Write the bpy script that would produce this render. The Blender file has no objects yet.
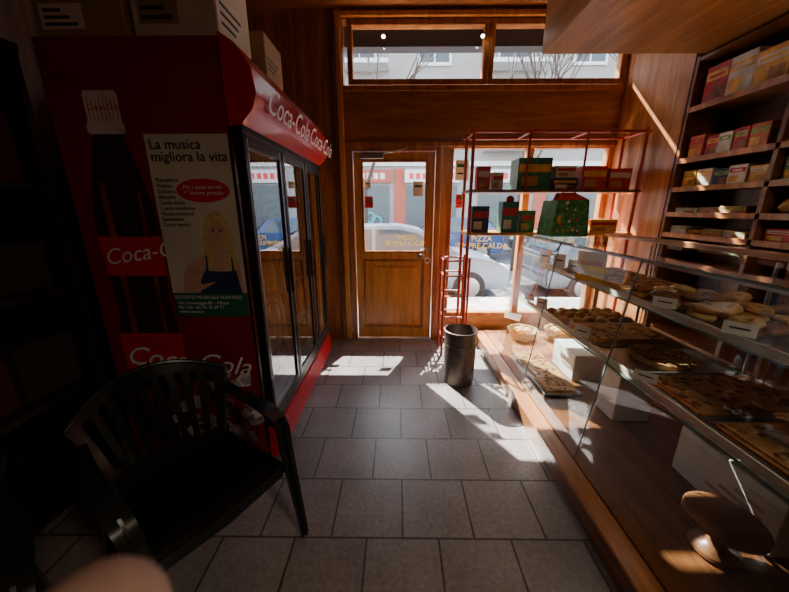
import bpy, bmesh, math, random
from mathutils import Vector, Matrix
R=random.Random(7)
sc=bpy.context.scene
# ------------------------------------------------------------------ materials
def _new(name):
    m=bpy.data.materials.new(name); m.use_nodes=True
    nt=m.node_tree; b=nt.nodes['Principled BSDF']; return m,nt,b
def mat(name,c,rough=.5,metal=0,var=.12,scale=8,coat=0,spec=.5,emit=0,bump=0):
    m,nt,b=_new(name)
    n=nt.nodes.new('ShaderNodeTexNoise'); n.inputs['Scale'].default_value=scale; n.inputs['Detail'].default_value=4
    tc=nt.nodes.new('ShaderNodeTexCoord'); nt.links.new(tc.outputs['Object'],n.inputs['Vector'])
    r=nt.nodes.new('ShaderNodeValToRGB')
    r.color_ramp.elements[0].position=.3; r.color_ramp.elements[1].position=.7
    r.color_ramp.elements[0].color=[max(0,x*(1-var)) for x in c]+[1]
    r.color_ramp.elements[1].color=[min(1,x*(1+var)) for x in c]+[1]
    nt.links.new(n.outputs['Fac'],r.inputs['Fac']); nt.links.new(r.outputs['Color'],b.inputs['Base Color'])
    b.inputs['Roughness'].default_value=rough; b.inputs['Metallic'].default_value=metal
    b.inputs['Coat Weight'].default_value=coat; b.inputs['Specular IOR Level'].default_value=spec
    if bump:
        bp=nt.nodes.new('ShaderNodeBump'); bp.inputs['Strength'].default_value=bump; bp.inputs['Distance'].default_value=.01
        nt.links.new(n.outputs['Fac'],bp.inputs['Height']); nt.links.new(bp.outputs['Normal'],b.inputs['Normal'])
    if emit:
        b.inputs['Emission Color'].default_value=list(c)+[1]; b.inputs['Emission Strength'].default_value=emit
    return m
def wood(name,c1,c2,axis='Z',rough=.35,s=6,coat=.25):
    m,nt,b=_new(name)
    tc=nt.nodes.new('ShaderNodeTexCoord'); mp=nt.nodes.new('ShaderNodeMapping')
    sc3=[s,s,s]; sc3['XYZ'.index(axis)]=s*.09
    mp.inputs['Scale'].default_value=sc3
    nt.links.new(tc.outputs['Object'],mp.inputs['Vector'])
    n=nt.nodes.new('ShaderNodeTexNoise'); n.inputs['Scale'].default_value=1.6; n.inputs['Detail'].default_value=6; n.inputs['Distortion'].default_value=1.4
    n2=nt.nodes.new('ShaderNodeTexNoise'); n2.inputs['Scale'].default_value=14; n2.inputs['Detail'].default_value=3
    nt.links.new(mp.outputs[0],n.inputs['Vector']); nt.links.new(mp.outputs[0],n2.inputs['Vector'])
    ad=nt.nodes.new('ShaderNodeMath'); ad.operation='MULTIPLY_ADD'; ad.inputs[1].default_value=.35
    nt.links.new(n2.outputs['Fac'],ad.inputs[0]); nt.links.new(n.outputs['Fac'],ad.inputs[2])
    r=nt.nodes.new('ShaderNodeValToRGB'); e=r.color_ramp.elements
    e[0].position=.54; e[0].color=list(c2)+[1]; e[1].position=.82; e[1].color=list(c1)+[1]
    nt.links.new(ad.outputs[0],r.inputs['Fac']); nt.links.new(r.outputs['Color'],b.inputs['Base Color'])
    b.inputs['Roughness'].default_value=rough; b.inputs['Coat Weight'].default_value=coat; b.inputs['Coat Roughness'].default_value=.2
    return m
def glass(name,tint=(1,1,1),refl=1.0,f0=.05,rough=0.0):
    m=bpy.data.materials.new(name); m.use_nodes=True; nt=m.node_tree; nt.nodes.clear()
    o=nt.nodes.new('ShaderNodeOutputMaterial'); mx=nt.nodes.new('ShaderNodeMixShader')
    t=nt.nodes.new('ShaderNodeBsdfTransparent'); t.inputs[0].default_value=list(tint)+[1]
    g=nt.nodes.new('ShaderNodeBsdfGlossy'); g.inputs['Roughness'].default_value=rough; g.inputs[0].default_value=(.95,.97,1,1)
    lw=nt.nodes.new('ShaderNodeLayerWeight'); lw.inputs['Blend'].default_value=.5
    p=nt.nodes.new('ShaderNodeMath'); p.operation='POWER'; p.inputs[1].default_value=3.2
    nt.links.new(lw.outputs['Facing'],p.inputs[0])
    ma=nt.nodes.new('ShaderNodeMath'); ma.operation='MULTIPLY_ADD'; ma.use_clamp=True
    ma.inputs[1].default_value=refl; ma.inputs[2].default_value=f0
    nt.links.new(p.outputs[0],ma.inputs[0]); nt.links.new(ma.outputs[0],mx.inputs[0])
    nt.links.new(t.outputs[0],mx.inputs[1]); nt.links.new(g.outputs[0],mx.inputs[2]); nt.links.new(mx.outputs[0],o.inputs[0])
    return m
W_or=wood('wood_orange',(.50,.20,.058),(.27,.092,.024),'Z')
W_orx=wood('wood_orange_x',(.42,.17,.048),(.24,.085,.023),'X')
W_ory=wood('wood_orange_y',(.44,.175,.048),(.27,.095,.022),'Y')
W_door=wood('wood_door',(.76,.35,.09),(.55,.21,.04),'Z',.3)
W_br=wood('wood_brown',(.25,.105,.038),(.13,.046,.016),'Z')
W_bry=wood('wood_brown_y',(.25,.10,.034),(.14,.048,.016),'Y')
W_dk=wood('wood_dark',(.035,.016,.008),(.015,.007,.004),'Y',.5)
W_sof=wood('wood_soffit',(.50,.23,.065),(.30,.115,.028),'Y',.4,4)
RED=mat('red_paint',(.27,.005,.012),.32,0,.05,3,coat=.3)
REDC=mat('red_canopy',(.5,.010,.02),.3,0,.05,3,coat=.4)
REDD=mat('red_grille',(.5,.01,.02),.4)
REDR=mat('red_lacquer',(.42,.055,.02),.35)
BLK=mat('black_rubber',(.012,.012,.013),.45)
PLAST=mat('dark_plastic',(.012,.018,.017),.26,0,.1,6,coat=.2)
DKMET=mat('dark_frame',(.03,.03,.033),.35,.5)
STEEL=mat('steel',(.45,.45,.46),.3,1,.05)
BIN=mat('brushed_bin',(.11,.085,.07),.45,.6,.2,20)
WHT=mat('white_paint',(.75,.74,.70),.6,0,.04)
CREAM=mat('cream',(.72,.66,.52),.6)
PAPER=mat('paper',(.78,.75,.68),.7,0,.05)
CARD=mat('cardboard',(.36,.24,.14),.8,0,.12)
CARDW=mat('cardboard_white',(.62,.58,.50),.75,0,.08)
INK=mat('ink_black',(.02,.02,.02),.6)
INKN=mat('ink_navy',(.03,.05,.12),.5,0,.4,20)
INKG=mat('ink_green',(.02,.13,.09),.5)
INKR=mat('ink_red',(.6,.02,.03),.5)
WINK=mat('white_ink',(.8,.8,.8),.5)
YEL=mat('yellow_film',(.85,.6,.03),.5,emit=.5)  # slight glow put into the lettering colour
COLA=mat('bottle_print',(.05,.010,.008),.4,0,.6,7)
COLA2=mat('bottle_print_light',(.22,.05,.035),.4,0,.4,6)
CAPG=mat('cap_print',(.7,.58,.58),.5,0,.3,10)
ICE=mat('ice_print',(.38,.32,.34),.4,0,.6,30)
SKIN=mat('skin',(.42,.27,.22),.55,0,.05,30)
SKIN.node_tree.nodes['Principled BSDF'].inputs['Subsurface Weight'].default_value=.5
SKIN.node_tree.nodes['Principled BSDF'].inputs['Subsurface Radius'].default_value=(.010,.005,.003)
SKIN.node_tree.nodes['Principled BSDF'].inputs['Subsurface Scale'].default_value=1
SKINP=mat('skin_print',(.62,.36,.25),.55,0,.1,20)
HAIRP=mat('hair_print',(.66,.47,.19),.6,0,.2,40)
GL=glass('clear_glass',(.96,.98,.97),.8,.04)
GLC=glass('counter_glass',(.90,.93,.92),.75,.05)
GLS=glass('shelf_glass',(.88,.92,.9),.5,.06)
GLF=glass('fridge_glass',(.6,.62,.63),1.0,.24)
GREENE=mat('glass_edge',(.14,.22,.19),.2)
reflection_glow=mat('reflection_glow',(1,.9,.75),.5,emit=25)  # glow for the imitated lamp reflections at the transom
TRAY=mat('tray',(.35,.33,.30),.3,.8)
B1=mat('bread_gold',(.46,.23,.075),.7,0,.35,25,bump=.3)
B2=mat('bread_brown',(.24,.10,.035),.7,0,.4,25,bump=.3)
B3=mat('biscuit',(.55,.34,.14),.75,0,.25,30,bump=.3)
B4=mat('jam',(.16,.02,.015),.3,0,.4,20)
# floor
def floor_mat():
    m,nt,b=_new('floor_tiles')
    tc=nt.nodes.new('ShaderNodeTexCoord'); mp=nt.nodes.new('ShaderNodeMapping')
    mp.inputs['Location'].default_value=(-.026+.169,-1.15,0)
    nt.links.new(tc.outputs['Object'],mp.inputs['Vector'])
    br=nt.nodes.new('ShaderNodeTexBrick'); br.offset=.5; br.offset_frequency=2
    br.inputs['Scale'].default_value=1; br.inputs['Brick Width'].default_value=.338; br.inputs['Row Height'].default_value=.338
    br.inputs['Mortar Size'].default_value=.0055; br.inputs['Mortar Smooth'].default_value=.2
    br.inputs['Color1'].default_value=(.255,.225,.215,1); br.inputs['Color2'].default_value=(.195,.172,.166,1); br.inputs['Mortar'].default_value=(.058,.048,.044,1)
    nt.links.new(mp.outputs[0],br.inputs['Vector'])
    n=nt.nodes.new('ShaderNodeTexNoise'); n.inputs['Scale'].default_value=45; n.inputs['Detail'].default_value=6
    nt.links.new(tc.outputs['Object'],n.inputs['Vector'])
    n2=nt.nodes.new('ShaderNodeTexNoise'); n2.inputs['Scale'].default_value=3; n2.inputs['Detail'].default_value=5
    nt.links.new(tc.outputs['Object'],n2.inputs['Vector'])
    mx=nt.nodes.new('ShaderNodeMix'); mx.data_type='RGBA'; mx.blend_type='OVERLAY'; mx.inputs[0].default_value=.5
    nt.links.new(br.outputs['Color'],mx.inputs[6]); nt.links.new(n.outputs['Fac'],mx.inputs[7])
    mx2=nt.nodes.new('ShaderNodeMix'); mx2.data_type='RGBA'; mx2.blend_type='OVERLAY'; mx2.inputs[0].default_value=.5
    nt.links.new(mx.outputs[2],mx2.inputs[6]); nt.links.new(n2.outputs['Fac'],mx2.inputs[7])
    nt.links.new(mx2.outputs[2],b.inputs['Base Color'])
    b.inputs['Roughness'].default_value=.36
    sub=nt.nodes.new('ShaderNodeMath'); sub.operation='MULTIPLY_ADD'; sub.inputs[1].default_value=-1.5
    nt.links.new(br.outputs['Fac'],sub.inputs[0])
    nt.links.new(n.outputs['Fac'],sub.inputs[2])
    bp=nt.nodes.new('ShaderNodeBump'); bp.inputs['Strength'].default_value=.4; bp.inputs['Distance'].default_value=.004
    nt.links.new(sub.outputs[0],bp.inputs['Height']); nt.links.new(bp.outputs['Normal'],b.inputs['Normal'])
    return m
FLOOR=floor_mat()
# ------------------------------------------------------------------ mesh builder
class MB:
    def __init__(s,name): s.name=name; s.bm=bmesh.new(); s.mats=[]
    def mi(s,m):
        if m not in s.mats: s.mats.append(m)
        return s.mats.index(m)
    def add(s,t,m,smooth=False,M=None):
        i=s.mi(m)
        if M is not None: bmesh.ops.transform(t,matrix=M,verts=t.verts)
        for f in t.faces: f.material_index=i; f.smooth=smooth
        me=bpy.data.meshes.new('t'); t.to_mesh(me); t.free(); s.bm.from_mesh(me); bpy.data.meshes.remove(me)
    def box(s,x0,x1,y0,y1,z0,z1,m,bev=0,M=None,seg=1):
        t=bmesh.new(); bmesh.ops.create_cube(t,size=1)
        for v in t.verts:
            v.co=Vector(((x0+x1)/2+v.co.x*(x1-x0),(y0+y1)/2+v.co.y*(y1-y0),(z0+z1)/2+v.co.z*(z1-z0)))
        if bev: bmesh.ops.bevel(t,geom=t.edges[:],offset=bev,segments=seg,affect='EDGES')
        s.add(t,m,seg>1,M)
    def cyl(s,p0,p1,r,m,r2=None,seg=16,M=None):
        p0=Vector(p0); p1=Vector(p1); d=p1-p0
        t=bmesh.new(); bmesh.ops.create_cone(t,cap_ends=True,segments=seg,radius1=r,radius2=r if r2 is None else r2,depth=d.length)
        q=d.to_track_quat('Z','Y').to_matrix().to_4x4()
        bmesh.ops.transform(t,matrix=Matrix.Translation((p0+p1)/2)@q,verts=t.verts)
        s.add(t,m,True,M)
    def tube(s,pts,r,m,seg=8,M=None):
        for a,b in zip(pts,pts[1:]): s.cyl(a,b,r,m,seg=seg,M=M)
        for p in pts[1:-1]: s.ell(p,(r,r,r),m,8,M)
    def ell(s,c,r,m,seg=14,M=None):
        t=bmesh.new(); bmesh.ops.create_uvsphere(t,u_segments=seg,v_segments=max(6,seg//2+2),radius=1)
        for v in t.verts: v.co=Vector((c[0]+v.co.x*r[0],c[1]+v.co.y*r[1],c[2]+v.co.z*r[2]))
        s.add(t,m,True,M)
    def lathe(s,prof,c,m,seg=28,M=None):
        t=bmesh.new(); rings=[]
        for (r,z) in prof:
            rings.append([t.verts.new((c[0]+r*math.cos(2*math.pi*k/seg),c[1]+r*math.sin(2*math.pi*k/seg),c[2]+z)) for k in range(seg)])
        for a,b in zip(rings,rings[1:]):
            for k in range(seg): t.faces.new((a[k],a[(k+1)%seg],b[(k+1)%seg],b[k]))
        s.add(t,m,True,M)
    def torus(s,c,Rr,r,m,seg=18,n=8,sz=1.0,arc=1.0,M=None):
        t=bmesh.new(); rings=[]
        N=seg if arc>=1 else seg+1
        for k in range(N):
            a=2*math.pi*arc*k/seg
            rings.append([t.verts.new((c[0]+(Rr+r*math.cos(2*math.pi*j/n))*math.cos(a),c[1]+(Rr+r*math.cos(2*math.pi*j/n))*math.sin(a),c[2]+sz*r*math.sin(2*math.pi*j/n))) for j in range(n)])
        for k in range(seg):
            A=rings[k]; Bq=rings[(k+1)%N]
            for j in range(n): t.faces.new((A[j],Bq[j],Bq[(j+1)%n],A[(j+1)%n]))
        s.add(t,m,True,M)
    def prism(s,pts,ext,m,M=None,bev=0):
        t=bmesh.new(); vs=[t.verts.new(p) for p in pts]; f=t.faces.new(vs)
        if ext is not None:
            r=bmesh.ops.extrude_face_region(t,geom=[f])
            for v in r['geom']:
                if isinstance(v,bmesh.types.BMVert): v.co+=Vector(ext)
            bmesh.ops.recalc_face_normals(t,faces=t.faces[:])
            if bev: bmesh.ops.bevel(t,geom=t.edges[:],offset=bev,segments=2,affect='EDGES')
        s.add(t,m,False,M)
    def surf(s,fn,nu,nv,th,m,M=None):
        t=bmesh.new(); g=[[t.verts.new(fn(i/nu,j/nv)) for j in range(nv+1)] for i in range(nu+1)]
        for i in range(nu):
            for j in range(nv): t.faces.new((g[i][j],g[i+1][j],g[i+1][j+1],g[i][j+1]))
        if th: bmesh.ops.solidify(t,geom=t.faces[:],thickness=th)
        bmesh.ops.recalc_face_normals(t,faces=t.faces[:])
        s.add(t,m,True,M)
    def ribbon(s,pts,ws,th,m,M=None):
        t=bmesh.new(); rings=[]; P=[Vector(p) for p in pts]; n=len(P)
        for i in range(n):
            tg=(P[min(i+1,n-1)]-P[max(i-1,0)]).normalized(); w=Vector(ws[i] if isinstance(ws,list) else ws)
            nn=tg.cross(w).normalized()*th/2
            rings.append([t.verts.new(P[i]+w+nn),t.verts.new(P[i]-w+nn),t.verts.new(P[i]-w-nn),t.verts.new(P[i]+w-nn)])
        for a,b in zip(rings,rings[1:]):
            for k in range(4): t.faces.new((a[k],a[(k+1)%4],b[(k+1)%4],b[k]))
        t.faces.new(rings[0]); t.faces.new(rings[-1]); bmesh.ops.recalc_face_normals(t,faces=t.faces[:])
        s.add(t,m,True,M)
    def done(s,parent=None,M=None):
        for e in s.bm.edges:
            if len(e.link_faces)==2 and e.calc_face_angle(0)>math.radians(38): e.smooth=False
        me=bpy.data.meshes.new(s.name); s.bm.to_mesh(me); s.bm.free()
        for m in s.mats: me.materials.append(m)
        o=bpy.data.objects.new(s.name,me); sc.collection.objects.link(o)
        if M is not None: o.matrix_world=M
        if parent: o.parent=parent
        return o
def text(name,body,size,loc,rot,m,parent=None,shear=0,align='LEFT',ext=.0005,space=1):
    c=bpy.data.curves.new(name,'FONT'); c.body=body; c.size=size; c.shear=shear; c.align_x=align; c.extrude=ext
    c.space_line=space; c.resolution_u=3
    c.materials.append(m)
    o=bpy.data.objects.new(name,c); sc.collection.objects.link(o); o.location=loc; o.rotation_euler=[math.radians(a) for a in rot]
    if parent: o.parent=parent
    return o
def one(name,*a,**k):
    b=MB(name); b.box(*a,**k); return b.done()
YF=3.556
# ------------------------------------------------------------------ room shell
one('floor',-2.1,2.6,-2.5,YF+.14,-.06,0,FLOOR)
one('ceiling',-2.1,2.6,-2.5,YF+.14,3.28,3.36,W_orx)
one('ceiling_soffit',1.04,2.549,-2.5,2.72,2.575,3.279,W_sof,bev=.006)
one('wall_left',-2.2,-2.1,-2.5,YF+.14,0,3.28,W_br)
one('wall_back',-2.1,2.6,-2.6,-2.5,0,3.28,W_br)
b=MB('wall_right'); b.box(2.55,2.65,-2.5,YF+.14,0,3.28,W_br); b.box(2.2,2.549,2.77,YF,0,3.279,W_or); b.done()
b=MB('wall_front')
b.box(-2.1,-.535,YF,YF+.14,0,3.28,W_or)
b.box(.455,.53,YF,YF+.14,0,2.13,W_or)
b.box(-.535,2.55,YF,YF+.14,2.135,2.64,W_orx)
b.box(-.535,2.55,YF,YF+.14,3.2,3.28,W_orx)
b.box(2.19,2.55,YF,YF+.14,0,3.28,W_or)
b.box(.53,2.19,YF,YF+.14,0,.28,W_orx)
for x in (-1.5,-.98): b.box(x-.004,x+.004,YF-.002,YF,0,3.28,W_br)
b.done()
b=MB('trim_1')  # panel strips & mouldings of the front wall
b.box(-.60,-.545,YF-.03,YF-.001,0,3.27,W_door,bev=.006)
b.box(-.66,-.615,YF-.02,YF-.001,0,3.27,W_br,bev=.006)
b.box(-.54,2.195,YF-.035,YF-.001,3.205,3.25,W_door,bev=.006)
b.box(-.54,2.195,YF-.02,YF-.001,2.60,2.65,W_or,bev=.004)
b.box(-.54,2.195,YF-.025,YF-.001,2.10,2.145,W_or,bev=.004)
b.done()
one('baseboard_left',-2.099,-2.08,-2.49,YF-.01,0.001,.1,W_br)
def window(name,x0,x1,z0,z1,mull=(),fr=.05,y=YF+.04,m=W_or):
    b=MB(name)
    b.box(x0,x1,y-.04,y+.05,z0,z0+fr,m,bev=.005); b.box(x0,x1,y-.04,y+.05,z1-fr,z1,m,bev=.005)
    b.box(x0,x0+fr,y-.038,y+.048,z0+fr,z1-fr,m,bev=.005); b.box(x1-fr,x1,y-.038,y+.048,z0+fr,z1-fr,m,bev=.005)
    for q in mull: b.box(q-.035,q+.035,y-.037,y+.047,z0+fr,z1-fr,m,bev=.005)
    b.prism([(x0+fr,y+.01,z0+fr),(x1-fr,y+.01,z0+fr),(x1-fr,y+.01,z1-fr),(x0+fr,y+.01,z1-fr)],None,GL)
    return b
window('window_1',-.49,.86,2.66,3.2).done(); window('window_2',.865,2.18,2.66,3.2).done()
b=window('window_3',.53,2.19,.28,2.13,(1.36,),.045)
for (x,z,w_,h_,m) in ((.60,1.78,.14,.20,PAPER),(.62,1.50,.10,.14,INKR),(1.95,1.72,.12,.18,PAPER)):
    b.box(x,x+w_,YF+.040,YF+.042,z,z+h_,m); b.box(x+.02,x+w_-.02,YF+.038,YF+.040,z+h_*.65,z+h_*.8,INKG); b.box(x+.02,x+w_*.6,YF+.038,YF+.040,z+h_*.3,z+h_*.38,INK)
w3=b.done()
# ------------------------------------------------------------------ door
b=MB('door_1'); y0=YF+.0
b.box(-.53,-.47,y0-.02,y0+.1,0,2.125,W_or,bev=.005); b.box(.39,.45,y0-.02,y0+.1,0,2.125,W_or,bev=.005)
b.box(-.47,.39,y0-.02,y0+.1,2.06,2.125,W_or,bev=.005)
y1=y0+.015; 
b.box(-.465,-.375,y1,y1+.045,.01,2.055,W_door,bev=.004); b.box(.295,.385,y1,y1+.045,.01,2.055,W_door,bev=.004)
b.box(-.375,.295,y1,y1+.045,1.97,2.055,W_door); b.box(-.375,.295,y1,y1+.045,.93,1.03,W_door); b.box(-.375,.295,y1,y1+.045,.01,.14,W_door)
b.box(-.375,.295,y1+.015,y1+.035,.14,.93,W_door)
b.prism([(-.30,y1+.016,.22),(.22,y1+.016,.22),(.22,y1+.016,.86),(-.30,y1+.016,.86)],(0,-.016,0),W_door,bev=.007)
for (x0,x1,z0,z1) in ((-.375,.295,.915,.94),(-.375,.295,.13,.155),(-.385,-.36,.13,.94),(.28,.305,.13,.94),(-.375,.295,1.02,1.04),(-.375,.295,1.955,1.98),(-.385,-.365,1.02,1.98),(.285,.305,1.02,1.98)):
    b.box(x0,x1,y1-.012,y1+.01,z0,z1,W_or,bev=.004)
b.prism([(-.375,y1+.025,1.03),(.295,y1+.025,1.03),(.295,y1+.025,1.97),(-.375,y1+.025,1.97)],None,GL)
b.lathe([(0,-.02),(.03,-.018),(.032,0),(.02,.01),(.018,.03)],(0,0,0),STEEL,M=Matrix.Translation((.255,y1-.02,.985))@Matrix.Rotation(math.radians(90),4,'X'))
b.cyl((.33,y1-.0005,.93),(.33,y1-.003,.93),.035,WINK,seg=24); b.cyl((.33,y1-.003,.93),(.33,y1-.004,.93),.022,W_or,seg=24)
b.box(.325,.355,y1-.012,y1,.99,1.10,STEEL,bev=.004); b.cyl((.34,y1-.012,1.06),(.34,y1-.05,1.06),.008,STEEL); b.tube([(.34,y1-.05,1.06),(.25,y1-.05,1.055)],.008,STEEL)
b.box(-.40,-.15,y1-.05,y1-.005,1.985,2.03,STEEL,bev=.006); b.tube([(-.2,y1-.03,2.035),(-.05,y1-.06,2.05),(.1,y1-.03,2.09)],.007,STEEL)
for (x,z,w_,h_,m) in ((-.36,1.50,.09,.12,INKR),(.16,1.62,.11,.15,PAPER),(-.36,1.70,.07,.07,PAPER)):
    b.box(x,x+w_,y1+.021,y1+.023,z,z+h_,m); b.box(x+.015,x+w_-.015,y1+.0195,y1+.021,z+h_*.6,z+h_*.75,INKG)
d=b.done()
text('lettering','PIZZA\nSEMPRE CALDA',.07,(.10,y1+.022,1.16),(90,0,0),YEL,d,0,'CENTER',.0005,.9)
text('lettering_1','PIZZA\nSEMPRE CALDA',.085,(.93,YF+.045,1.14),(90,0,0),YEL,w3,0,'CENTER',.0005,.9)
text('lettering_2','PANE\nFOCACCIA',.085,(1.75,YF+.045,1.20),(90,0,0),YEL,w3,0,'CENTER',.0005,.9)
# glowing beads on small mounts, added in place of lamp reflections in the transom
for i,x in enumerate((-.14,.78)):
    b=MB('reflection_bead'); b.cyl((x,YF-.001,3.06),(x,YF-.04,3.05),.008,DKMET); b.cyl((x,YF-.04,3.065),(x,YF-.055,3.035),.014,DKMET,r2=.02)
    b.ell((x,YF-.056,3.032),(.014,.014,.014),reflection_glow); b.done()
    
# ------------------------------------------------------------------ fridge
FX0,FX1,FY0,FY1=-1.6,-.72,1.62,3.14
b=MB('drinks_fridge')
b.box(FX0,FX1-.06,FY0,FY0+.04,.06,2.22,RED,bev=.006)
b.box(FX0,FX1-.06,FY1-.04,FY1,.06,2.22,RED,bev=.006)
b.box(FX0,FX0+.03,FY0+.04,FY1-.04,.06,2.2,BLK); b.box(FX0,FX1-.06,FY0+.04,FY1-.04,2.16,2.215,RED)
b.box(FX0+.03,FX0+.035,FY0+.04,FY1-.04,.28,2.16,WHT)
b.box(FX0+.03,FX1-.05,FY0+.04,FY1-.04,.06,.28,BLK)
b.box(FX1-.06,FX1,FY0,FY1,.24,.28,DKMET,bev=.004); b.box(FX1-.06,FX1,FY0,FY1,1.84,1.9,DKMET,bev=.004)
# grille
b.box(FX1-.05,FX1-.015,FY0+.002,FY1-.002,.03,.24,REDD)
for i in range(7): b.box(FX1-.02,FX1+.012,FY0+.004,FY1-.004,.045+i*.028,.060+i*.028,REDD,bev=.003)
for x in (FX0+.06,FX1-.12):
    for y in (FY0+.08,FY1-.08): b.cyl((x,y,0.001),(x,y,.06),.025,BLK)
# doors
nd=3; L=(FY1-FY0)/nd
for i in range(nd):
    a=FY0+i*L+.004; c=a+L-.008
    b.box(FX1-.05,FX1,a,a+.035,.28,1.84,DKMET,bev=.006); b.box(FX1-.05,FX1,c-.035,c,.28,1.84,DKMET,bev=.006)
    b.box(FX1-.003,FX1+.002,a+.030,a+.038,.30,1.82,STEEL); b.box(FX1-.003,FX1+.002,c-.038,c-.030,.30,1.82,STEEL)
    b.box(FX1-.05,FX1,a+.035,c-.035,.28,.34,DKMET,bev=.004); b.box(FX1-.05,FX1,a+.035,c-.035,1.78,1.84,DKMET,bev=.004)
    b.prism([(FX1-.01,a+.035,.34),(FX1-.01,c-.035,.34),(FX1-.01,c-.035,1.78),(FX1-.01,a+.035,1.78)],None,GLF)
    b.box(FX1,FX1+.02,c-.024,c-.010,.95,1.25,BLK,bev=.005)
# canopy
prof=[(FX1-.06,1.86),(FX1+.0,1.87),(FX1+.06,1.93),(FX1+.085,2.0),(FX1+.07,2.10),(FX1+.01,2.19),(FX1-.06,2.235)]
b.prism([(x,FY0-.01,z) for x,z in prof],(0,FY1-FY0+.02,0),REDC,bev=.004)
b.box(FX1-.065,FX1-.055,FY0-.004,FY0-.0005,.1,2.2,DKMET)
# side graphics: bottle
yb=FY0-.001
def sym(cx,pr,y,m):
    P=[(cx+w,y,z) for w,z in pr]+[(cx-w,y,z) for w,z in reversed(pr)]
    b.prism(P,(0,-.0008,0),m)
sym(-1.35,[(.10,.14),(.17,.22),(.175,.60),(.165,.85),(.14,1.0),(.15,1.15),(.16,1.35),(.15,1.5),(.11,1.68),(.075,1.80),(.07,1.86)],yb,COLA)
sym(-1.43,[(.012,.3),(.02,.6),(.015,1.0),(.02,1.3),(.015,1.5),(.008,1.62)],yb-.001,COLA2)
sym(-1.26,[(.008,.3),(.012,.6),(.008,1.0),(.012,1.3),(.01,1.5),(.005,1.58)],yb-.001,COLA2)
sym(-1.35,[(.08,1.83),(.088,1.84),(.088,1.87),(.08,1.88),(.08,1.99),(.07,2.01)],yb-.0012,CAPG)
for k in range(9): b.box(-1.43+k*.018,-1.427+k*.018,yb-.0026,yb-.002,1.885,1.98,COLA2)
sym(-1.35,[(.152,1.16),(.161,1.36)],yb-.002,INKR)
sym(-1.35,[(.170,.58),(.172,.84)],yb-.002,INKR)
rr=random.Random(3)
for i in range(60):
    cx=-1.30+rr.random()*.50; cz=.12+rr.random()*.50*(1-abs(cx+.95)*1.2); s=.02+rr.random()*.03; a0=rr.random()*3
    b.prism([(cx+s*math.cos(a0+k*1.26),yb-.0042-.00003*i,cz+s*math.sin(a0+k*1.26)) for k in range(5)],None,(ICE,COLA2,WINK)[i%3 if i%5 else 0] if i%4 else ICE)
for i in range(60):
    cx=-1.35+rr.uniform(-.14,.14); cz=rr.uniform(.3,1.55)
    b.ell((cx,yb-.0028,cz),(.004,.001,.006),COLA2,8)
# inside shelves
for z in (.30,.62,.94,1.26,1.56): b.box(FX0+.05,FX1-.08,FY0+.05,FY1-.05,z-.008,z,STEEL)
fr=b.done()
text('script_1','Coca-Cola',.115,(-1.50,yb-.004,1.215),(90,-8,0),WINK,fr,.35)
text('script_2','Coca-Cola',.16,(-1.52,yb-.006,.66),(90,6,0),WINK,fr,.35)
text('script_3','Coca-Cola',.17,(FX1+.085,FY0+.10,1.95),(102,0,90),WINK,fr,.3)
text('script_4','Coca-Cola',.17,(FX1+.085,FY0+.87,1.95),(102,0,90),WINK,fr,.3)
text('script_5','Coca-Cola',.035,(-1.42,yb-.004,1.93),(90,0,0),INKR,fr,.3)
bc=[mat('bottle_a',(.05,.01,.005),.15),mat('bottle_b',(.5,.12,.02),.2),mat('bottle_c',(.05,.25,.08),.2),mat('bottle_d',(.5,.55,.6),.2)]
b=MB('bottles')
for z in (.301,.62,.94,1.26,1.56):
    for i in range(13):
        y=FY0+.14+i*.103; m=bc[(i//3+int(z*10))%4]
        b.lathe([(0,0),(.034,0),(.036,.02),(.036,.14),(.03,.17),(.013,.22),(.013,.245),(0,.246)],(FX1-.16,y,z+.001),m,12)
b.done(parent=fr)
# poster
b=MB('music_poster'); px0,px1,pz0,pz1=-1.18,-.79,.94,1.83; yp=FY0-.006
PB=mat('poster_base',(.62,.55,.45),.45,0,.12,4)
b.box(px0,px1,yp-.001,yp+.001,pz0,pz1,PB)
b.box(px0,px1,yp-.0018,yp,pz0,pz0+.13,INKG); 
b.ell((px0+.24,yp-.002,1.58),(.13,.001,.055),INKR,24)
# woman picture: every patch on its own level
lev=[0]
def fl(P,m):
    lev[0]+=1; b.prism([(x,yp-.0022-.00025*lev[0],z) for x,z in P],None,m)
def oval(cx,cz,rx,rz,m): fl([(cx+rx*math.cos(t*math.pi/12),cz+rz*math.sin(t*math.pi/12)) for t in range(24)],m)
fl([(-.968,1.40),(-.985,1.25),(-.98,1.14),(-.93,1.12),(-.93,1.36)],HAIRP)
fl([(-.865,1.36),(-.865,1.14),(-.83,1.12),(-.815,1.22),(-.832,1.40)],HAIRP)
oval(-.90,1.375,.07,.11,HAIRP)
fl([(-1.12,1.07),(-1.10,1.18),(-1.05,1.24),(-.97,1.27),(-.87,1.27),(-.81,1.23),(-.795,1.07)],SKINP)
fl([(-.925,1.33),(-.88,1.33),(-.872,1.25),(-.935,1.25)],SKINP)
fl([(-.975,1.37),(-.985,1.25),(-.975,1.15),(-.94,1.14),(-.945,1.30)],HAIRP)
fl([(-.852,1.37),(-.86,1.25),(-.865,1.15),(-.835,1.13),(-.82,1.25),(-.832,1.38)],HAIRP)
oval(-.90,1.375,.045,.07,SKINP)
fl([(-1.03,1.07),(-1.02,1.14),(-.99,1.19),(-.93,1.185),(-.88,1.185),(-.83,1.19),(-.81,1.07)],INKN)
fl([(-.985,1.18),(-.972,1.18),(-.968,1.265),(-.975,1.268)],INKN); fl([(-.85,1.18),(-.838,1.18),(-.84,1.258),(-.848,1.262)],INKN)
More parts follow.
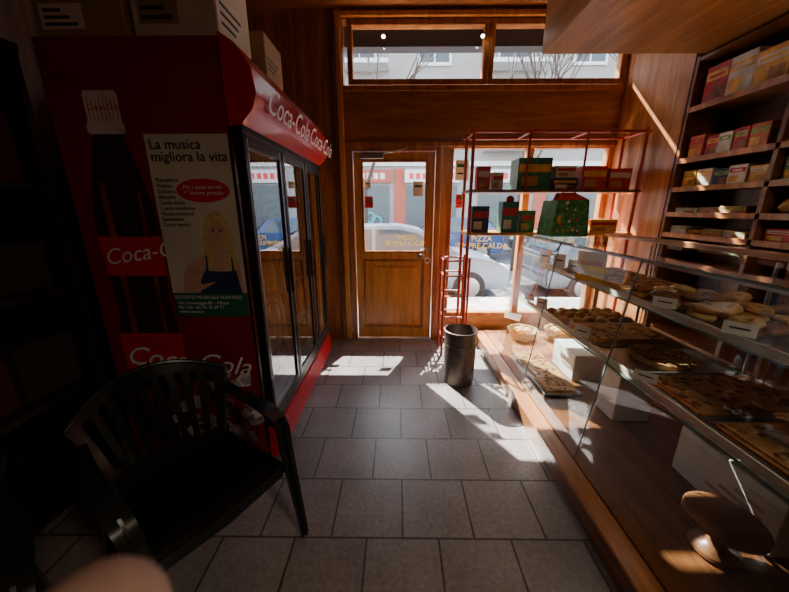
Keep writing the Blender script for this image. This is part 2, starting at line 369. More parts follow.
fl([(-1.11,1.13),(-1.03,1.115),(-.94,1.13),(-1.03,1.08),(-1.11,1.07)],SKINP)
fl([(-.948,1.39),(-.945,1.45),(-.90,1.48),(-.855,1.45),(-.852,1.39),(-.875,1.425),(-.91,1.43)],HAIRP)
for ex in (-.918,-.882): oval(ex,1.388,.007,.004,INK); fl([(ex-.011,1.400),(ex+.011,1.400),(ex+.009,1.403),(ex-.009,1.403)],B2)
oval(-.90,1.342,.016,.007,INKR); oval(-.90,1.342,.012,.0035,WINK); fl([(-.903,1.375),(-.895,1.357),(-.906,1.357)],mat('nose_print',(.5,.27,.18)))
po=b.done()
LY=yp-.0105
text('line_1','La musica\nmigliora la vita',.062,(px0+.018,yp-.004,1.765),(90,0,0),INK,po,0,'LEFT',.0008,.85)
text('line_2','Per i nuovi iscritti\n1^ lezione gratuita',.026,(px0+.24,yp-.005,1.588),(90,0,0),WINK,po,.1,'CENTER',.0004)
text('line_3','Pianoforte\nViolino\nChitarra\nBatteria\nCanto lirico\nCanto moderno\nFlauto traverso\nSassofono\nCorsi teorici',.026,(px0+.02,yp-.004,1.62),(90,0,0),INK,po,0,'LEFT',.0004)
text('line_4','ISTITUTO MUSICALE EUROPEO',.0255,(px0+.008,yp-.004,1.038),(90,0,0),WINK,po,0)
text('line_5','Via Lorenteggio 81 - Milano\nPer info: tel. 02 42 29 71\nwww.istme.it',.024,(px0+.02,yp-.004,1.008),(90,0,0),WINK,po,0)
# cartons on top of fridge
def carton(name,x0,x1,y0,y1,z0,z1,m,lab=True,labm=None):
    b=MB(name); b.box(x0,x1,y0,y1,z0,z1,m,bev=.005)
    xm=(x0+x1)/2; b.box(xm-.025,xm+.025,y0-.001,y1+.001,z1-.002,z1+.001,CREAM); b.box(xm-.025,xm+.025,y0-.0012,y0,z1-.09,z1,CREAM)
    if lab:
        X=lambda f:x0+f*(x1-x0); Z=lambda f:z0+f*(z1-z0)
        b.box(X(.08),X(.55),y0-.002,y0,Z(.15),Z(.55),labm or PAPER)
        for k in range(3): b.box(X(.12),X(.48-.08*k),y0-.003,y0-.002,Z(.2+.11*k),Z(.25+.11*k),INK)
    for k in range(3): b.box(x1,x1+.001,y0+.1*(y1-y0),y0+(.5+.1*k)*(y1-y0),z0+(.2+.12*k)*(z1-z0),z0+(.24+.12*k)*(z1-z0),INK)
    return b.done()
carton('cardboard_box',-1.62+.02,-1.2,1.66,2.0,2.226,2.46,CARD)
carton('cardboard_box',-1.18,-.80,1.68,2.02,2.24,2.56,CARDW,labm=CARD)
carton('cardboard_box',-1.02,-.76,2.12,2.40,2.24,2.46,CARD)
# ------------------------------------------------------------------ dark shelf unit on the left
b=MB('storage_shelf')
sx0,sx1,sy0,sy1=-2.07,-1.63,.55,1.58
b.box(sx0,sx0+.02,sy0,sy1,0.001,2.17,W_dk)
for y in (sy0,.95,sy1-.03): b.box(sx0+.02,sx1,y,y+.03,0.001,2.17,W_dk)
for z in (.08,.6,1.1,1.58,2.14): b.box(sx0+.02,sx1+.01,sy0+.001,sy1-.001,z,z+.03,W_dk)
b.done()
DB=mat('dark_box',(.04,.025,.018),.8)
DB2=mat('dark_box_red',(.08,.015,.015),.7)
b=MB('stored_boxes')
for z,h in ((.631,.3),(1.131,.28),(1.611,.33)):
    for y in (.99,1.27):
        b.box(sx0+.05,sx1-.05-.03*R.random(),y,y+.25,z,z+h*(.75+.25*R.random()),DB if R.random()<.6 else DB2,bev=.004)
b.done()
carton('cardboard_box',-2.0,-1.66,1.1,1.5,2.172,2.46,CARD)
# ------------------------------------------------------------------ plastic chairs
def chair(loc,ang,s=1.0):
    M=Matrix.Translation(loc)@Matrix.Rotation(math.radians(ang),4,'Z')@Matrix.Scale(s,4)
    b=MB('plastic_armchair')
    def seat(u,v):
        x=-.21+.46*u; w=.21+.025*u; y=(v*2-1)*w
        z=.415-.018*(1-(y/w)**2)-.01*math.sin(u*math.pi)
        if u>.85: z-=((u-.85)/.15)**2*.03
        return (x,y,z)
    b.surf(seat,14,12,.008,PLAST)
    def bk(a,h):
        z=.44+.40*h*(1-.22*a*a*h); return (-.20-.14*h+.13*a*a*(.4+.6*h),a*(.215+.085*h),z)
    def patch(a0,a1,h0,h1,nu=4,nv=8): b.surf(lambda u,v:bk(a0+(a1-a0)*u,h0+(h1-h0)*v),nu,nv,.009,PLAST)
    patch(-1,1,.86,1,20,3); patch(-1,1,-.08,.08,20,2); patch(-1,-.86,0,.9,2,10); patch(.86,1,0,.9,2,10)
    for k in range(8):
        a=-.70+k*.20; patch(a-.055,a+.055,.05,.88,2,10)
    b.tube([bk(-1+2*k/20,1.0) for k in range(21)],.011,PLAST,8)
    b.tube([bk(-1,k/8) for k in range(9)],.009,PLAST,6); b.tube([bk(1,k/8) for k in range(9)],.009,PLAST,6)
    for s in (-1,1):
        p=[Vector(bk(s,.66)),(-.08,s*.285,.645),(.02,s*.295,.638),(.12,s*.295,.632),(.20,s*.29,.615),(.235,s*.285,.575),(.25,s*.28,.5),(.262,s*.283,.38),(.30,s*.30,0.002)]
        w=[(0,.014,.02),(0,.026,.004),(0,.032,0),(0,.034,0),(0,.034,0),(.0,.032,0),(0,.03,0),(0,.028,0),(0,.018,0)]
        b.ribbon(p,w,.012,PLAST)
        b.ribbon(p[4:],[(.02,0,.015),(.025,0,.006),(.028,0,0),(.028,0,0),(.016,0,0)],.01,PLAST)
        b.ribbon([(.25,s*.255,.40),(.0,s*.25,.395),(-.22,s*.24,.40)],[(0,0,.025)]*3,.01,PLAST)
        b.ribbon([(-.19,s*.225,.46),(-.23,s*.235,.38),(-.30,s*.27,.002)],[(0,.028,0),(0,.03,0),(0,.018,0)],.01,PLAST)
        b.ribbon([(-.19,s*.245,.46),(-.23,s*.258,.38),(-.30,s*.285,.002)],[(.028,0,0),(.03,0,0),(.016,0,0)],.01,PLAST)
    b.ribbon([(.245,-.25,.385),(.25,0,.37),(.245,.25,.385)],[(0,0,.025)]*3,.01,PLAST)
    return b.done(M=M)
chair((-.845,1.08,0),-33,.98)
chair((-1.27,.46,0),-40)
# ------------------------------------------------------------------ bin
b=MB('waste_bin')
b.lathe([(0,.004),(.118,.004),(.122,.0),(.124,.012),(.128,.03),(.134,.25),(.138,.47),(.143,.475),(.143,.492),(.136,.495),(.131,.48),(.124,.05),(0,.04)],(.545,2.58,.001),BIN,40)
b.lathe([(.137,.36),(.1395,.365),(.137,.37)],(.545,2.58,.001),BIN,40)
b.done()
# ------------------------------------------------------------------ display counter
cy0,cy1=-.6,3.0
b=MB('display_counter')
b.box(.90,1.95,cy0,YF-.05,0.001,.105,W_bry,bev=.006)
b.box(.895,1.0,cy0,YF-.05,.105,.128,W_ory,bev=.006)
b.box(1.0,1.93,cy0,YF-.06,.105,.135,W_bry)
def gx(z): return 1.005+(z-.13)/(1.265-.13)*.15
ys=[cy0,.55,1.516,2.30,cy1]
for a,c in zip(ys,ys[1:]):
    b.prism([(gx(.13),a+.003,.13),(gx(.13),c-.003,.13),(gx(1.265),c-.003,1.265),(gx(1.265),a+.003,1.265)],None,GLC)
for y in ys[1:-1]: b.ribbon([(gx(.13),y,.13),(gx(1.265),y,1.265)],(0,.003,0),.006,GREENE)
b.box(gx(1.265)-.004,gx(1.265)+.006,cy0,cy1,1.262,1.270,GREENE)
b.box(gx(1.265),gx(1.265)+.02,cy0,cy1,1.25,1.262,STEEL)
b.prism([(1.16,cy0,1.268),(1.9,cy0,1.268),(1.9,cy1,1.268),(1.16,cy1,1.268)],None,GLS)
b.box(1.88,1.93,cy0,cy1,1.25,1.285,W_ory,bev=.004)
b.box(1.86,1.90,cy0,cy1,.135,.16,W_ory)
# end panels
b.prism([(gx(.13),cy1,.13),(1.9,cy1,.13),(1.9,cy1,1.265),(gx(1.265),cy1,1.265)],None,GLC)
for y in (cy0,.55,1.516,2.3,cy1-.03): b.box(1.88,1.92,y,y+.03,.135,1.25,W_bry,bev=.004)
for y in (.55,1.516,2.3,2.97): b.cyl((1.80,y,.135),(1.80,y,1.25),.009,STEEL)
# shelves
for z,x0 in ((1.0,1.27),(.66,1.17)):
    b.prism([(x0,cy0,z),(1.86,cy0,z),(1.86,cy1-.03,z),(x0,cy1-.03,z)],None,GLS)
    b.box(x0-.003,x0+.003,cy0,cy1-.03,z-.004,z+.004,GREENE)
    b.box(x0+.012,x0+.02,cy0,cy1-.03,z+.001,z+.035,CREAM)
    for y in (.55,1.516,2.3): b.cyl((x0+.03,y,z-.012),(1.85,y,z-.012),.008,STEEL)
dc=b.done()
# bakery trays
def tray(x0,x1,y0,y1,z,kind,seed,name='pastry_tray',tm=TRAY):
    rr=random.Random(seed); b=MB(name)
    b.box(x0,x1,y0,y1,z+.002,z+.008,tm)
    for q in ((x0,x0+.006,y0,y1),(x1-.006,x1,y0,y1),(x0,x1,y0,y0+.006),(x0,x1,y1-.006,y1)): b.box(*q,z+.002,z+.022,tm)
    zz=z+.009
    if kind=='ring':
        nx=max(1,int((x1-x0)/.115)); ny=max(1,int((y1-y0)/.115))
        for l in range(2):
            for i in range(nx):
                for j in range(ny):
                    if l and rr.random()<.35: continue
                    x=x0+(x1-x0)*(i+.5)/nx+rr.uniform(-.01,.01); y=y0+(y1-y0)*(j+.5)/ny+rr.uniform(-.01,.01)
                    T=Matrix.Translation((x,y,zz+.02+l*.033))@Matrix.Rotation(rr.uniform(-.2,.2),4,'X')@Matrix.Rotation(rr.uniform(-.2,.2),4,'Y')
                    b.torus((0,0,0),.034,.02,rr.choice((B1,B2,B1,B3)),16,8,.85,M=T)
    elif kind=='bun':
        nx=max(1,int((x1-x0)/.09)); ny=max(1,int((y1-y0)/.09))
        for i in range(nx):
            for j in range(ny):
                x=x0+(x1-x0)*(i+.5)/nx+rr.uniform(-.006,.006); y=y0+(y1-y0)*(j+.5)/ny+rr.uniform(-.006,.006); r=.036+rr.random()*.008
                b.lathe([(0,0),(r*.85,0),(r,r*.3),(r*.85,r*.7),(r*.45,r*.95),(0,r)],(x,y,zz),rr.choice((B1,B2,B3)),12)
                b.torus((x,y,zz+r*.8),r*.4,.004,B2,10,5)
    elif kind=='tart':
        r=min(x1-x0,y1-y0)*.45; n=max(1,int((x1-x0)/(2*r+.01)))
        for j in range(n):
            cy=(y0+y1)/2; cx=x0+(x1-x0)*(j+.5)/n
            b.lathe([(0,0),(r*.92,0),(r,.03),(r*.95,.034),(r*.9,.022),(0,.022)],(cx,cy,zz),B1,30)
            b.lathe([(0,.0235),(r*.88,.0235)],(cx,cy,zz),B4,30)
            for k in range(-3,4):
                h=math.sqrt(max(0,(r*.9)**2-(k*r*.26)**2))
                b.cyl((cx+k*r*.26,cy-h,zz+.026),(cx+k*r*.26,cy+h,zz+.026),.006,B3,seg=8)
                b.cyl((cx-h,cy+k*r*.26,zz+.029),(cx+h,cy+k*r*.26,zz+.029),.006,B3,seg=8)
    elif kind=='slab':
        b.box(x0+.015,x1-.015,y0+.015,y1-.015,zz,zz+.03,B1,bev=.012,seg=3)
        for k in range(70):
            b.ell((rr.uniform(x0+.04,x1-.04),rr.uniform(y0+.04,y1-.04),zz+.03),(rr.uniform(.01,.022),rr.uniform(.01,.018),.005),rr.choice((B2,B3,B4,B2)),8)
        for k in range(1,4):
            x=x0+(x1-x0)*k/4; b.box(x-.002,x+.002,y0+.015,y1-.015,zz+.025,zz+.0315,B2)
    return b.done()
sd=0
for (z,x0,x1,kinds) in ((1.0,1.32,1.82,('slab','slab','tart','ring','ring','slab','slab','bun')),(.66,1.22,1.80,('ring','tart','slab','slab','tart','slab','bun','slab'))):
    ks=list(kinds)
    for k in range(8):
        yy=.02+k*.37
        if yy+.35>2.95: break
        tray(x0,x1-.03,yy,yy+.345,z,ks[k],100+sd); sd+=1
# deck contents: white boxes, cake stand
def wbox(x0,x1,y0,y1,z0,z1,tx=None):
    b=MB('pastry_carton'); b.box(x0,x1,y0,y1,z0,z1,WHT,bev=.004); b.box(x0-.001,x1+.001,y0-.001,y1+.001,z1-.05,z1-.047,CREAM)
    if tx:
        for k in range(3): b.box(x0-.0015,x0,y0+.06,y0+.30-.06*k,z0+.07+.04*k,z0+.09+.04*k,PKP_)
    b.done()
PKP_=mat('faded_print',(.5,.38,.33),.6)
wbox(1.50,1.84,.98,1.46,.137,.40,1); wbox(1.42,1.66,1.84,2.02,.137,.46); wbox(1.42,1.75,2.35,2.7,.137,.36)
b=MB('wooden_cake_stand')
b.lathe([(0,0),(.075,0),(.085,.008),(.08,.02),(.04,.035),(.024,.06),(.022,.11),(.04,.132),(.05,.142),(.120,.144),(.130,.152),(.130,.167),(.120,.173),(0,.173)],(1.31,1.01,.137),wood('wood_stand',(.30,.13,.05),(.19,.075,.03),'X'),40)
b.done()
tray(1.1,1.38,2.12,2.85,.137,'slab',501); tray(1.1,1.6,.2,.7,.137,'slab',502)
# price cards
b=MB('price_cards'); OR=mat('card_orange',(.95,.48,.05),.6)
b.prism([(1.19,2.12,1.04),(1.30,1.99,1.04),(1.30,1.99,1.23),(1.19,2.12,1.23)],(.002,.002,0),OR)
b.prism([(1.205,2.10,1.14),(1.285,2.005,1.14),(1.285,2.005,1.17),(1.205,2.10,1.17)],(-.001,-.001,0),INKR)
for (x,y,z,m,h) in ((1.25,2.5,1.037,PAPER,.11),(1.25,2.75,1.037,PAPER,.11),(1.25,2.27,1.037,PAPER,.10),(1.25,1.45,1.037,PAPER,.05),(1.25,1.1,1.037,PAPER,.05),(1.155,1.9,.697,PAPER,.07),(1.155,1.35,.697,PAPER,.05),(1.155,2.5,.697,PAPER,.09),(1.155,2.75,.697,PAPER,.09)):
    b.prism([(x,y+.07,z),(x+.06,y,z),(x+.06,y,z+h),(x,y+.07,z+h)],(.0015,.0015,0),m)
    b.prism([(x+.012,y+.056,z+h*.5),(x+.048,y+.014,z+h*.5),(x+.048,y+.014,z+h*.62),(x+.012,y+.056,z+h*.62)],(-.001,-.001,0),INK)
b.done()
# ------------------------------------------------------------------ window rack
b=MB('display_rack')
for x in (.66,2.15):
    for y in (3.06,3.36):
        b.cyl((x,y,.13 if x>.9 else .001),(x,y,2.17),.016,REDR)
for y in (3.06,3.36): b.cyl((.62,y,2.14),(2.18,y,2.14),.014,REDR)
for x in (.66,1.15,1.65,2.15): b.cyl((x,3.04,2.14),(x,3.38,2.14),.012,REDR)
for x in (.70,.95,1.2,1.5,1.8): b.torus((x,3.06,2.14),.02,.006,REDR,12,6)
b.box(.64,2.18,3.04,3.40,1.635,1.66,W_br,bev=.004); b.box(.64,2.18,3.04,3.40,1.25,1.275,W_door,bev=.004)
for x in (.46,.70):
    for y in (3.10,3.36): b.cyl((x,y,.001),(x,y,1.03),.013,REDR)
for z in (.2,.42,.64,.85,1.0):
    b.cyl((.46,3.10,z),(.70,3.10,z),.009,REDR); b.cyl((.46,3.36,z),(.70,3.36,z),.009,REDR); b.cyl((.46,3.1,z),(.46,3.36,z),.009,REDR)
for x in (1.15,1.65): b.cyl((x,3.06,1.66),(x,3.06,2.14),.01,REDR)
b.done()
GRN=mat('green_pack',(.05,.22,.05),.5,0,.7,30); GRN2=mat('green_foil',(.03,.16,.08),.3,0,.5,14)
PKR=mat('red_pack',(.5,.015,.02),.45,0,.3,20); PKP=mat('orange_pack',(.6,.13,.03),.5,0,.3,20); PKN=mat('navy_pack',(.03,.03,.08),.4,0,.4,20); PKY=mat('yellow_pack',(.75,.38,.05),.5,0,.3,14); PKW=mat('white_pack',(.66,.58,.46),.5,0,.2,14); PKB=mat('blue_pack',(.06,.14,.4),.5,0,.2,14); PKG=mat('lime_pack',(.2,.35,.06),.5,0,.3,14)
def pack(b,x0,x1,y0,y1,z0,h,m,band=None,face='y',k=0):
    b.box(x0,x1,y0,y1,z0,z0+h,m,bev=.003)
    if band:
        if face=='y':
            b.box(x0+.01,x1-.01,y0-.0015,y0,z0+.55*h,z0+.8*h,band); w=x1-x0
            b.box(x0+.12*w,x0+.6*w,y0-.0015,y0,z0+.12*h,z0+.42*h,(B1,PKW)[k%2])
        else:
            w=y1-y0
            b.box(x0-.0015,x0,y0+.01,y1-.01,z0+.62*h,z0+.84*h,band); b.box(x0-.0025,x0,y0+.03,y1-.03,z0+.68*h,z0+.76*h,m)
            b.box(x0-.0015,x0,y0+w*(.1+.3*(k%2)),y0+w*(.55+.35*(k%2)),z0+.12*h,z0+.45*h,(B1,PKW,B2,PKY)[k%4]); b.box(x0+.01,x1-.01,y0-.0015,y0,z0+.3*h,z0+.7*h,band)
b=MB('panettone_carton'); t=[(1.24,1.272),(1.55,1.272),(1.52,1.56),(1.27,1.56)]
b.prism([(x,2.66,z) for x,z in t],(0,.27,0),GRN,bev=.004); b.prism([(1.27,2.66,1.56),(1.52,2.66,1.56),(1.45,2.76,1.62),(1.34,2.76,1.62)],(0,.1,0),PKR)
q=random.Random(9)
for k in range(22):
    cx,cz=q.uniform(1.29,1.50),q.uniform(1.30,1.54); s=q.uniform(.008,.022); a0=q.random()*3
    b.prism([(cx+s*(1 if j%2 else .45)*math.cos(a0+j*math.pi/5),2.6585-.0001*k,cz+s*(1 if j%2 else .45)*math.sin(a0+j*math.pi/5)) for j in range(10)],None,(PKR,PKY,WHT)[k%3])
b.torus((1.395,2.76,1.62),.05,.006,PKR,14,6,arc=.5,M=Matrix.Translation((1.395,2.76,1.62))@Matrix.Rotation(math.radians(90),4,'X')@Matrix.Translation((-1.395,-2.76,-1.62)))
b.done()
b=MB('gift_boxes'); z=1.661
pack(b,1.08,1.38,3.08,3.3,z,.27,GRN2,PKY); pack(b,1.40,1.62,3.08,3.3,z,.10,PKN,PKY,k=1); pack(b,1.42,1.60,3.08,3.3,z+.102,.10,PKW,PKR); pack(b,1.66,1.88,3.08,3.28,z,.20,PKR,PKY); pack(b,1.90,2.10,3.08,3.28,z,.18,PKR,PKW); pack(b,.72,.84,3.1,3.2,z,.2,PKR,PKW); pack(b,.86,.96,3.1,3.2,z,.15,PKW,PKR)
z=1.276
pack(b,.69,.85,3.08,3.24,z,.24,PKN,PKR,k=1); pack(b,1.8,2.05,3.08,3.24,z,.12,PKY,PKR); pack(b,1.56,1.72,3.08,3.24,z,.16,PKR,WHT)
pack(b,.97,1.12,3.08,3.22,z,.28,INKG,PKR,k=1); pack(b,1.14,1.28,3.08,3.24,z,.20,GRN,PKR)
for k in range(5): b.torus((0,0,0),.03,.007,PKR,12,6,M=Matrix.Translation((1.045,3.12,z+.30))@Matrix.Rotation(k*.7,4,'Z')@Matrix.Rotation(1.3,4,'X'))
b.done()
# bright goods on the window-side ledge
b=MB('bread_baskets')
wk=mat('wicker',(.5,.34,.16),.7,0,.4,60,bump=.5)
for (x,y) in ((1.35,3.25),(1.75,3.25)):
    b.lathe([(0,0),(.12,0),(.15,.10),(.155,.105),(.145,.10),(.115,.01)],(x,y,.137),wk,24)
    for k in range(5): b.ell((x+.05*math.cos(k*1.3),y+.05*math.sin(k*1.3),.137+.09),(.05,.035,.03),B1,12)
b.done()
# ------------------------------------------------------------------ right wall shelf
b=MB('wall_shelf'); hx0,hx1=2.2,2.54
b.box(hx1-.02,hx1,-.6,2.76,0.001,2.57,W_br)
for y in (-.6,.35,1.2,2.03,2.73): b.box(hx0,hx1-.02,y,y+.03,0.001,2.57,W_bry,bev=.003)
for z in (.1,.5,.85,1.08,1.29,1.45,1.64,1.85,2.21,2.545): b.box(hx0+.003,hx1-.02,-.57,2.729,z-.012,z+.012,W_bry)
for z in (1.29,1.45,1.64,1.85,2.21): b.box(hx0,hx0+.012,-.57,2.729,z-.018,z+.018,W_or)
b.done()
def row(name,z,y0,y1,hs,ws,mats,seed,gap=.006,x0=2.235,dp=.2):
    rr=random.Random(seed); b=MB(name); y=y1; k=seed
    while True:
        w=rr.uniform(*ws)
        if y-w<y0: break
        m=mats[k%len(mats)]; h=rr.uniform(*hs); k+=1
        pack(b,x0+rr.uniform(0,.02),x0+dp,y-w,y,z+.013,h,m,rr.choice([q for q in (PKR,PKW,PKY,PKG) if q is not m]),'x',k); y-=w+gap
    b.done()
row('cereal_boxes',2.21,2.06,2.70,(.2,.26),(.17,.21),(PKY,PKR,PKW),1)
row('biscuit_boxes',1.85,2.06,2.70,(.13,.16),(.09,.12),(PKW,PKR,PKP,PKR),2)
row('cracker_boxes',1.64,2.06,2.70,(.10,.14),(.10,.14),(PKW,PKN,PKW,PKY),3)
row('cereal_boxes',2.21,1.23,2.02,(.24,.29),(.15,.2),(PKR,PKY,PKG,PKR),4)
row('biscuit_boxes',1.85,1.23,2.02,(.15,.24),(.1,.15),(PKG,PKR,PKY),5)
row('cracker_boxes',1.64,1.23,2.02,(.10,.14),(.10,.14),(PKW,PKY,PKG,PKR),6)
row('pasta_packets',1.29,2.06,2.70,(.03,.06),(.12,.2),(PKW,PKY,B3,CREAM),8)
row('pasta_packets',1.45,2.06,2.70,(.03,.05),(.15,.24),(PKW,CREAM,B3),9)
row('pasta_packets',1.29,1.23,2.02,(.06,.10),(.12,.2),(PKW,PKY,PKR,CREAM),10)
b=MB('bread_bags')
for z in (1.463,):
    for k in range(6):
        y=1.30+k*.13
        b.ell((2.33+R.uniform(-.02,.02),y,z+.04),(.09,.06,.04),R.choice((B1,B3,PKW,PKP)),12); b.ell((2.30,y+.02,z+.065),(.05,.04,.03),R.choice((B1,B3)),10)
b.done()
# ------------------------------------------------------------------ added housing for the fill light, unseen behind the viewer
b=MB('added_fill_panel'); b.box(1.1,1.7,-1.0,-.7,2.54,2.574,WHT,bev=.005); b.done()
# ------------------------------------------------------------------ outside
ASPH=mat('asphalt',(.13,.13,.135),.85,0,.2,40); PAVE=mat('pavement',(.30,.285,.27),.8,0,.15,10)
one('sidewalk',-14,18,YF+.141,5.5,-.25,-.03,PAVE); one('road',-20,24,5.5,13.2,-.4,-.30,ASPH); one('sidewalk',-20,24,13.2,15.3,-.4,-.15,PAVE)
FA=mat('facade_pink',(.36,.21,.17),.9,0,.06,2); FB=mat('facade_grey',(.25,.235,.225),.9,0,.06,2); FR=mat('facade_red',(.32,.08,.05),.85,0,.08,2)
SH=mat('roller_shutter',(.075,.088,.098),.5,.1); SIGN=mat('sign_white',(.55,.55,.55),.6); WD=mat('window_dark',(.03,.045,.06),.15); RAIL=mat('railing',(.03,.03,.03),.5)
GRAF=mat('graffiti',(.05,.30,.30),.6)
b=MB('apartment_building'); BY=15.4
xs=-16; i=0
while xs<22:
    w=6.4; m=(FB,FA,FB)[i%3]
    b.box(xs,xs+w,BY,BY+5,-.2,9.8,m)
    for q in (0,3.15): b.box(xs+q-.15,xs+q+.4,BY-.04,BY,-.2,3.2,FR if q else FB)
    for k in range(2):
        x=xs+.5+k*3.1; 
        b.box(x,x+2.3,BY-.05,BY,-.15,2.5,SH)
        for q in range(16): b.box(x,x+2.3,BY-.07,BY-.05,-.1+q*.16,-.03+q*.16,SH)
        b.box(x-.1,x+2.4,BY-.15,BY,2.6,3.15,SIGN if (i+k)%2 else FR)
        for q in range(7): b.box(x+.1+q*.3,x+.3+q*.3,BY-.16,BY-.15,2.75,3.0,INKR if (i+k)%2 else SIGN)
        if (i+k)%2==0:
            for q in range(5): b.torus((0,0,0),.22,.05,GRAF,14,5,M=Matrix.Translation((x+.5+q*.3,BY-.08,.9+.15*(q%2)))@Matrix.Rotation(math.radians(90),4,'X'))
        for z in (4.2,7.3):
            b.box(x+.5,x+1.7,BY-.03,BY,z,z+1.8,WD); b.box(x+.4,x+1.8,BY-.08,BY,z-.12,z,SIGN); b.box(x+.4,x+.5,BY-.08,BY,z,z+1.8,SIGN); b.box(x+1.7,x+1.8,BY-.08,BY,z,z+1.8,SIGN); b.box(x+1.07,x+1.13,BY-.05,BY,z,z+1.8,SIGN); b.box(x+.4,x+1.8,BY-.08,BY,z+1.8,z+1.9,SIGN)
            if k==0:
                b.box(x,x+2.3,BY-.9,BY,z-.3,z-.15,SIGN)
                for q in range(20): b.box(x+.02+q*.118,x+.04+q*.118,BY-.88,BY-.86,z-.15,z+.8,RAIL)
                b.box(x,x+2.3,BY-.9,BY-.84,z+.8,z+.84,RAIL)
    b.box(xs,xs+w,BY-.12,BY,3.3,3.5,SIGN)
    xs+=w; i+=1
b.done()
TIRE=mat('tire',(.02,.02,.02),.8); CG=mat('car_glass',(.04,.06,.075),.06,0,.05,3,coat=.5)
def car(loc,ang,paint,kind=0):
    b=MB('car')
    low=[(-2.05,.28),(-2.08,.55),(-2.0,.86),(-1.85,.93),(.95,.95),(1.75,.82),(2.02,.68),(2.08,.45),(2.02,.26)]
    b.prism([(x,-.85,z) for x,z in low],(0,1.70,0),paint,bev=.05)
    top=[(-1.9,.93),(-1.55,1.36),(-1.2,1.45),(-.1,1.47),(.35,1.38),(1.1,.94)]
    t=bmesh.new(); A=[t.verts.new((x,-.80+.17*(z-.93)/.5,z)) for x,z in top]; C=[t.verts.new((x,.80-.17*(z-.93)/.5,z)) for x,z in top]
    t.faces.new(A); t.faces.new(C[::-1])
    for k in range(len(top)): t.faces.new((A[k],A[(k+1)%6],C[(k+1)%6],C[k]))
    bmesh.ops.recalc_face_normals(t,faces=t.faces[:]); bmesh.ops.bevel(t,geom=t.edges[:],offset=.03,segments=2,affect='EDGES'); b.add(t,paint,False)
    for s in (-1,1):
        def wq(P):
            b.prism([(x,s*(.812-.17*(z-.93)/.5),z) for x,z in P],None,CG)
        wq([(-1.65,.98),(-1.42,1.33),(-1.12,1.39),(-.6,1.40),(-.6,.98)]); wq([(-.53,.98),(-.53,1.40),(-.08,1.40),(.3,1.32),(.88,.98)])
        for x in (-1.3,1.28):
            b.cyl((x,s*.70,.31),(x,s*.87,.31),.31,TIRE,seg=24); b.cyl((x,s*.86,.31),(x,s*.885,.31),.2,STEEL,seg=14)
        for x in (-.56,.45): b.box(x-.004,x+.004,min(s*.85,s*.853),max(s*.85,s*.853),.35,.93,BLK)
        for x in (-.72,.28): b.box(x-.09,x+.09,min(s*.85,s*.875),max(s*.85,s*.875),.80,.825,paint)
        b.ell((1.93,s*.62,.66),(.12,.18,.08),CREAM,12); b.ell((-2.02,s*.68,.72),(.06,.12,.1),INKR,12); b.box(.7,.85,min(s*.83,s*.98),max(s*.83,s*.98),.95,1.05,paint)
    b.prism([(.42,-.62,1.375),(.42,.62,1.375),(1.08,.72,.985),(1.08,-.72,.985)],None,CG); b.prism([(-1.58,-.6,1.36),(-1.58,.6,1.36),(-1.89,.72,1.0),(-1.89,-.72,1.0)],None,CG)
    b.box(2.03,2.09,-.5,.5,.42,.55,BLK)
    b.done(M=Matrix.Translation(loc)@Matrix.Rotation(math.radians(ang),4,'Z'))
SIL=mat('silver_paint',(.17,.22,.28),.3,.3,.03,coat=.5)
car((.1,6.9,-.30),0,SIL); car((4.9,6.9,-.30),0,mat('grey_paint',(.12,.14,.17),.25,.3,.03,coat=.5)); car((-5.0,6.9,-.30),0,mat('white_paint_car',(.5,.5,.5),.25,0,.03,coat=.5))
car((1.6,12.0,-.30),180,mat('blue_paint',(.03,.07,.18),.25,.3,.03,coat=.5)); car((-3.2,12.0,-.30),180,mat('red_paint_car',(.3,.03,.03),.25,0,.03,coat=.5)); car((6.4,12.0,-.30),180,mat('black_paint',(.03,.03,.035),.25,.3,.03,coat=.5))
# bare trees
BARK=mat('bark',(.05,.035,.028),.9)
def tree(x,y,seed):
    rr=random.Random(seed); b=MB('street_tree')
    def br(p,d,l,r,n):
        q=p+d*l; b.cyl(p,q,r,BARK,r2=r*.65,seg=6)
        if n==0: return
        for k in range(3):
            dd=(d+Vector((rr.uniform(-.7,.7),rr.uniform(-.5,.5),rr.uniform(0,.7)))).normalized(); br(q,dd,l*.72,r*.64,n-1)
    br(Vector((x,y,-.30)),Vector((0,0,1)),2.3,.08,5); b.done()
tree(-.9,9.4,1); tree(3.4,9.4,2); tree(6.6,9.4,5)
one('awning_box',-.6,2.3,YF+.16,YF+.30,3.04,3.3,mat('awning_dark',(.02,.02,.025),.6))
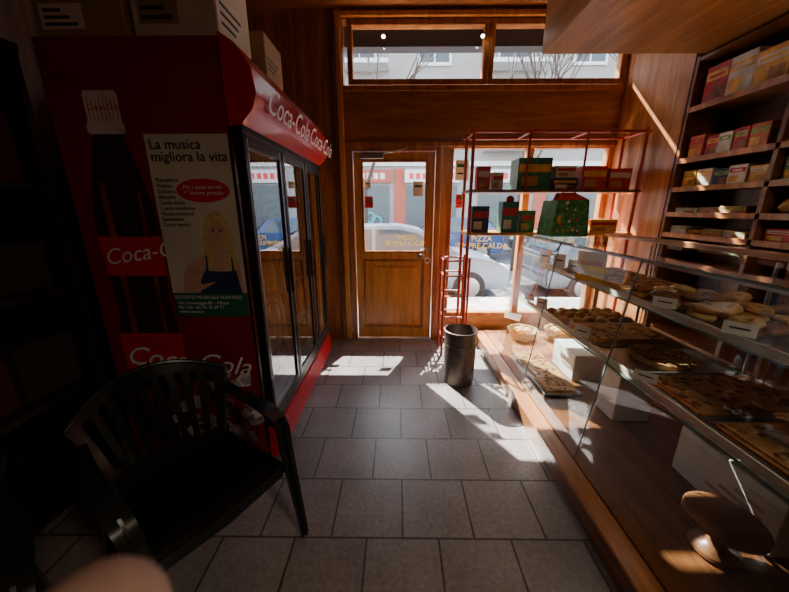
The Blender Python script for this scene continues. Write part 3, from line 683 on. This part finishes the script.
# ------------------------------------------------------------------ photographer's hand (fingertip enters the frame bottom left)
th=math.radians(15.4)
def cs(x,y,dp): return Vector((x,math.sin(th)*y+math.cos(th)*dp,1.5+math.cos(th)*y-math.sin(th)*dp))
b=MB('hand')
def chain(pts):
    P=[cs(*p[:3]) for p in pts]; Rr=[p[3] for p in pts]
    for i in range(len(P)):
        b.ell(P[i],(Rr[i],)*3,SKIN,20)
        if i: b.cyl(P[i-1],P[i],Rr[i-1],SKIN,r2=Rr[i],seg=20)
PMc=(-.105,-.145,.0,.026)
chain([(-.20,-.38,-.10,.038),(-.115,-.185,-.02,.026),PMc])
for ch in ([(-.088,-.112,.015,.014),(-.070,-.083,.033,.0115),(-.055,-.061,.041,.0105),(-.0430,-.0490,.0445,.0100)],
           [(-.094,-.118,.035,.013),(-.078,-.100,.06,.0105),(-.066,-.102,.078,.0095),(-.056,-.112,.088,.008)],
           [(-.102,-.128,.045,.0125),(-.09,-.116,.072,.010),(-.078,-.122,.090,.009),(-.068,-.134,.096,.008)],
           [(-.112,-.142,.045,.011),(-.102,-.136,.068,.009),(-.094,-.142,.083,.008),(-.084,-.152,.088,.007)],
           [(-.082,-.140,-.015,.014),(-.060,-.118,-.024,.012),(-.045,-.100,-.022,.010)]):
    chain([PMc]+ch)
ho=b.done()
rm=ho.modifiers.new('remesh','REMESH'); rm.mode='VOXEL'; rm.voxel_size=.0016; rm.use_smooth_shade=True
sm=ho.modifiers.new('smooth','SMOOTH'); sm.iterations=6; sm.factor=.5
# ------------------------------------------------------------------ light
w=bpy.data.worlds.new('world'); sc.world=w; w.use_nodes=True; nt=w.node_tree
sk=nt.nodes.new('ShaderNodeTexSky'); sk.sky_type='NISHITA'; sk.sun_disc=False; sk.sun_elevation=math.radians(48); sk.sun_rotation=math.radians(-30)
hs=nt.nodes.new('ShaderNodeHueSaturation'); hs.inputs['Saturation'].default_value=.5
nt.links.new(sk.outputs[0],hs.inputs['Color']); nt.links.new(hs.outputs[0],nt.nodes['Background'].inputs[0]); nt.nodes['Background'].inputs[1].default_value=1.25
def sun(name,d,e,col):
    sl=bpy.data.lights.new(name,'SUN'); sl.energy=e; sl.angle=math.radians(.6); sl.color=col
    so=bpy.data.objects.new(name,sl); sc.collection.objects.link(so)
    so.rotation_euler=Vector(d).to_track_quat('-Z','Y').to_euler()
sun('sun',(.46,-.80,-.80),25,(1,.95,.87))
sun('sun_glint',(-.18,-.44,-.92),22,(1,.96,.9))  # added second sun, imitates sunlight reflected in from the street
def area(name,loc,rot,sx,sy,e,col,portal=False):
    l=bpy.data.lights.new(name,'AREA'); l.shape='RECTANGLE'; l.size=sx; l.size_y=sy; l.energy=e; l.color=col
    o=bpy.data.objects.new(name,l); sc.collection.objects.link(o); o.location=loc; o.rotation_euler=[math.radians(a) for a in rot]
    if portal: l.cycles.is_portal=True
    return o
area('window_portal',(.85,YF+.16,1.1),(-90,0,0),2.8,2.1,1,(1,1,1),True)
area('added_fill_light',(1.4,-.85,2.53),(0,0,0),.5,.25,17,(1,.82,.62))  # added fill light, out of view, to brighten counter and shelves
# ------------------------------------------------------------------ camera
cd=bpy.data.cameras.new('camera'); cd.sensor_width=36; cd.lens=320/789*36; cd.clip_start=.005; cd.clip_end=200
cd.dof.use_dof=True; cd.dof.focus_distance=2.6; cd.dof.aperture_fstop=9
co=bpy.data.objects.new('camera',cd); sc.collection.objects.link(co); co.location=(0,0,1.5); co.rotation_euler=(math.radians(74.6),0,math.radians(.6))
sc.camera=co
sc.view_settings.exposure=.75
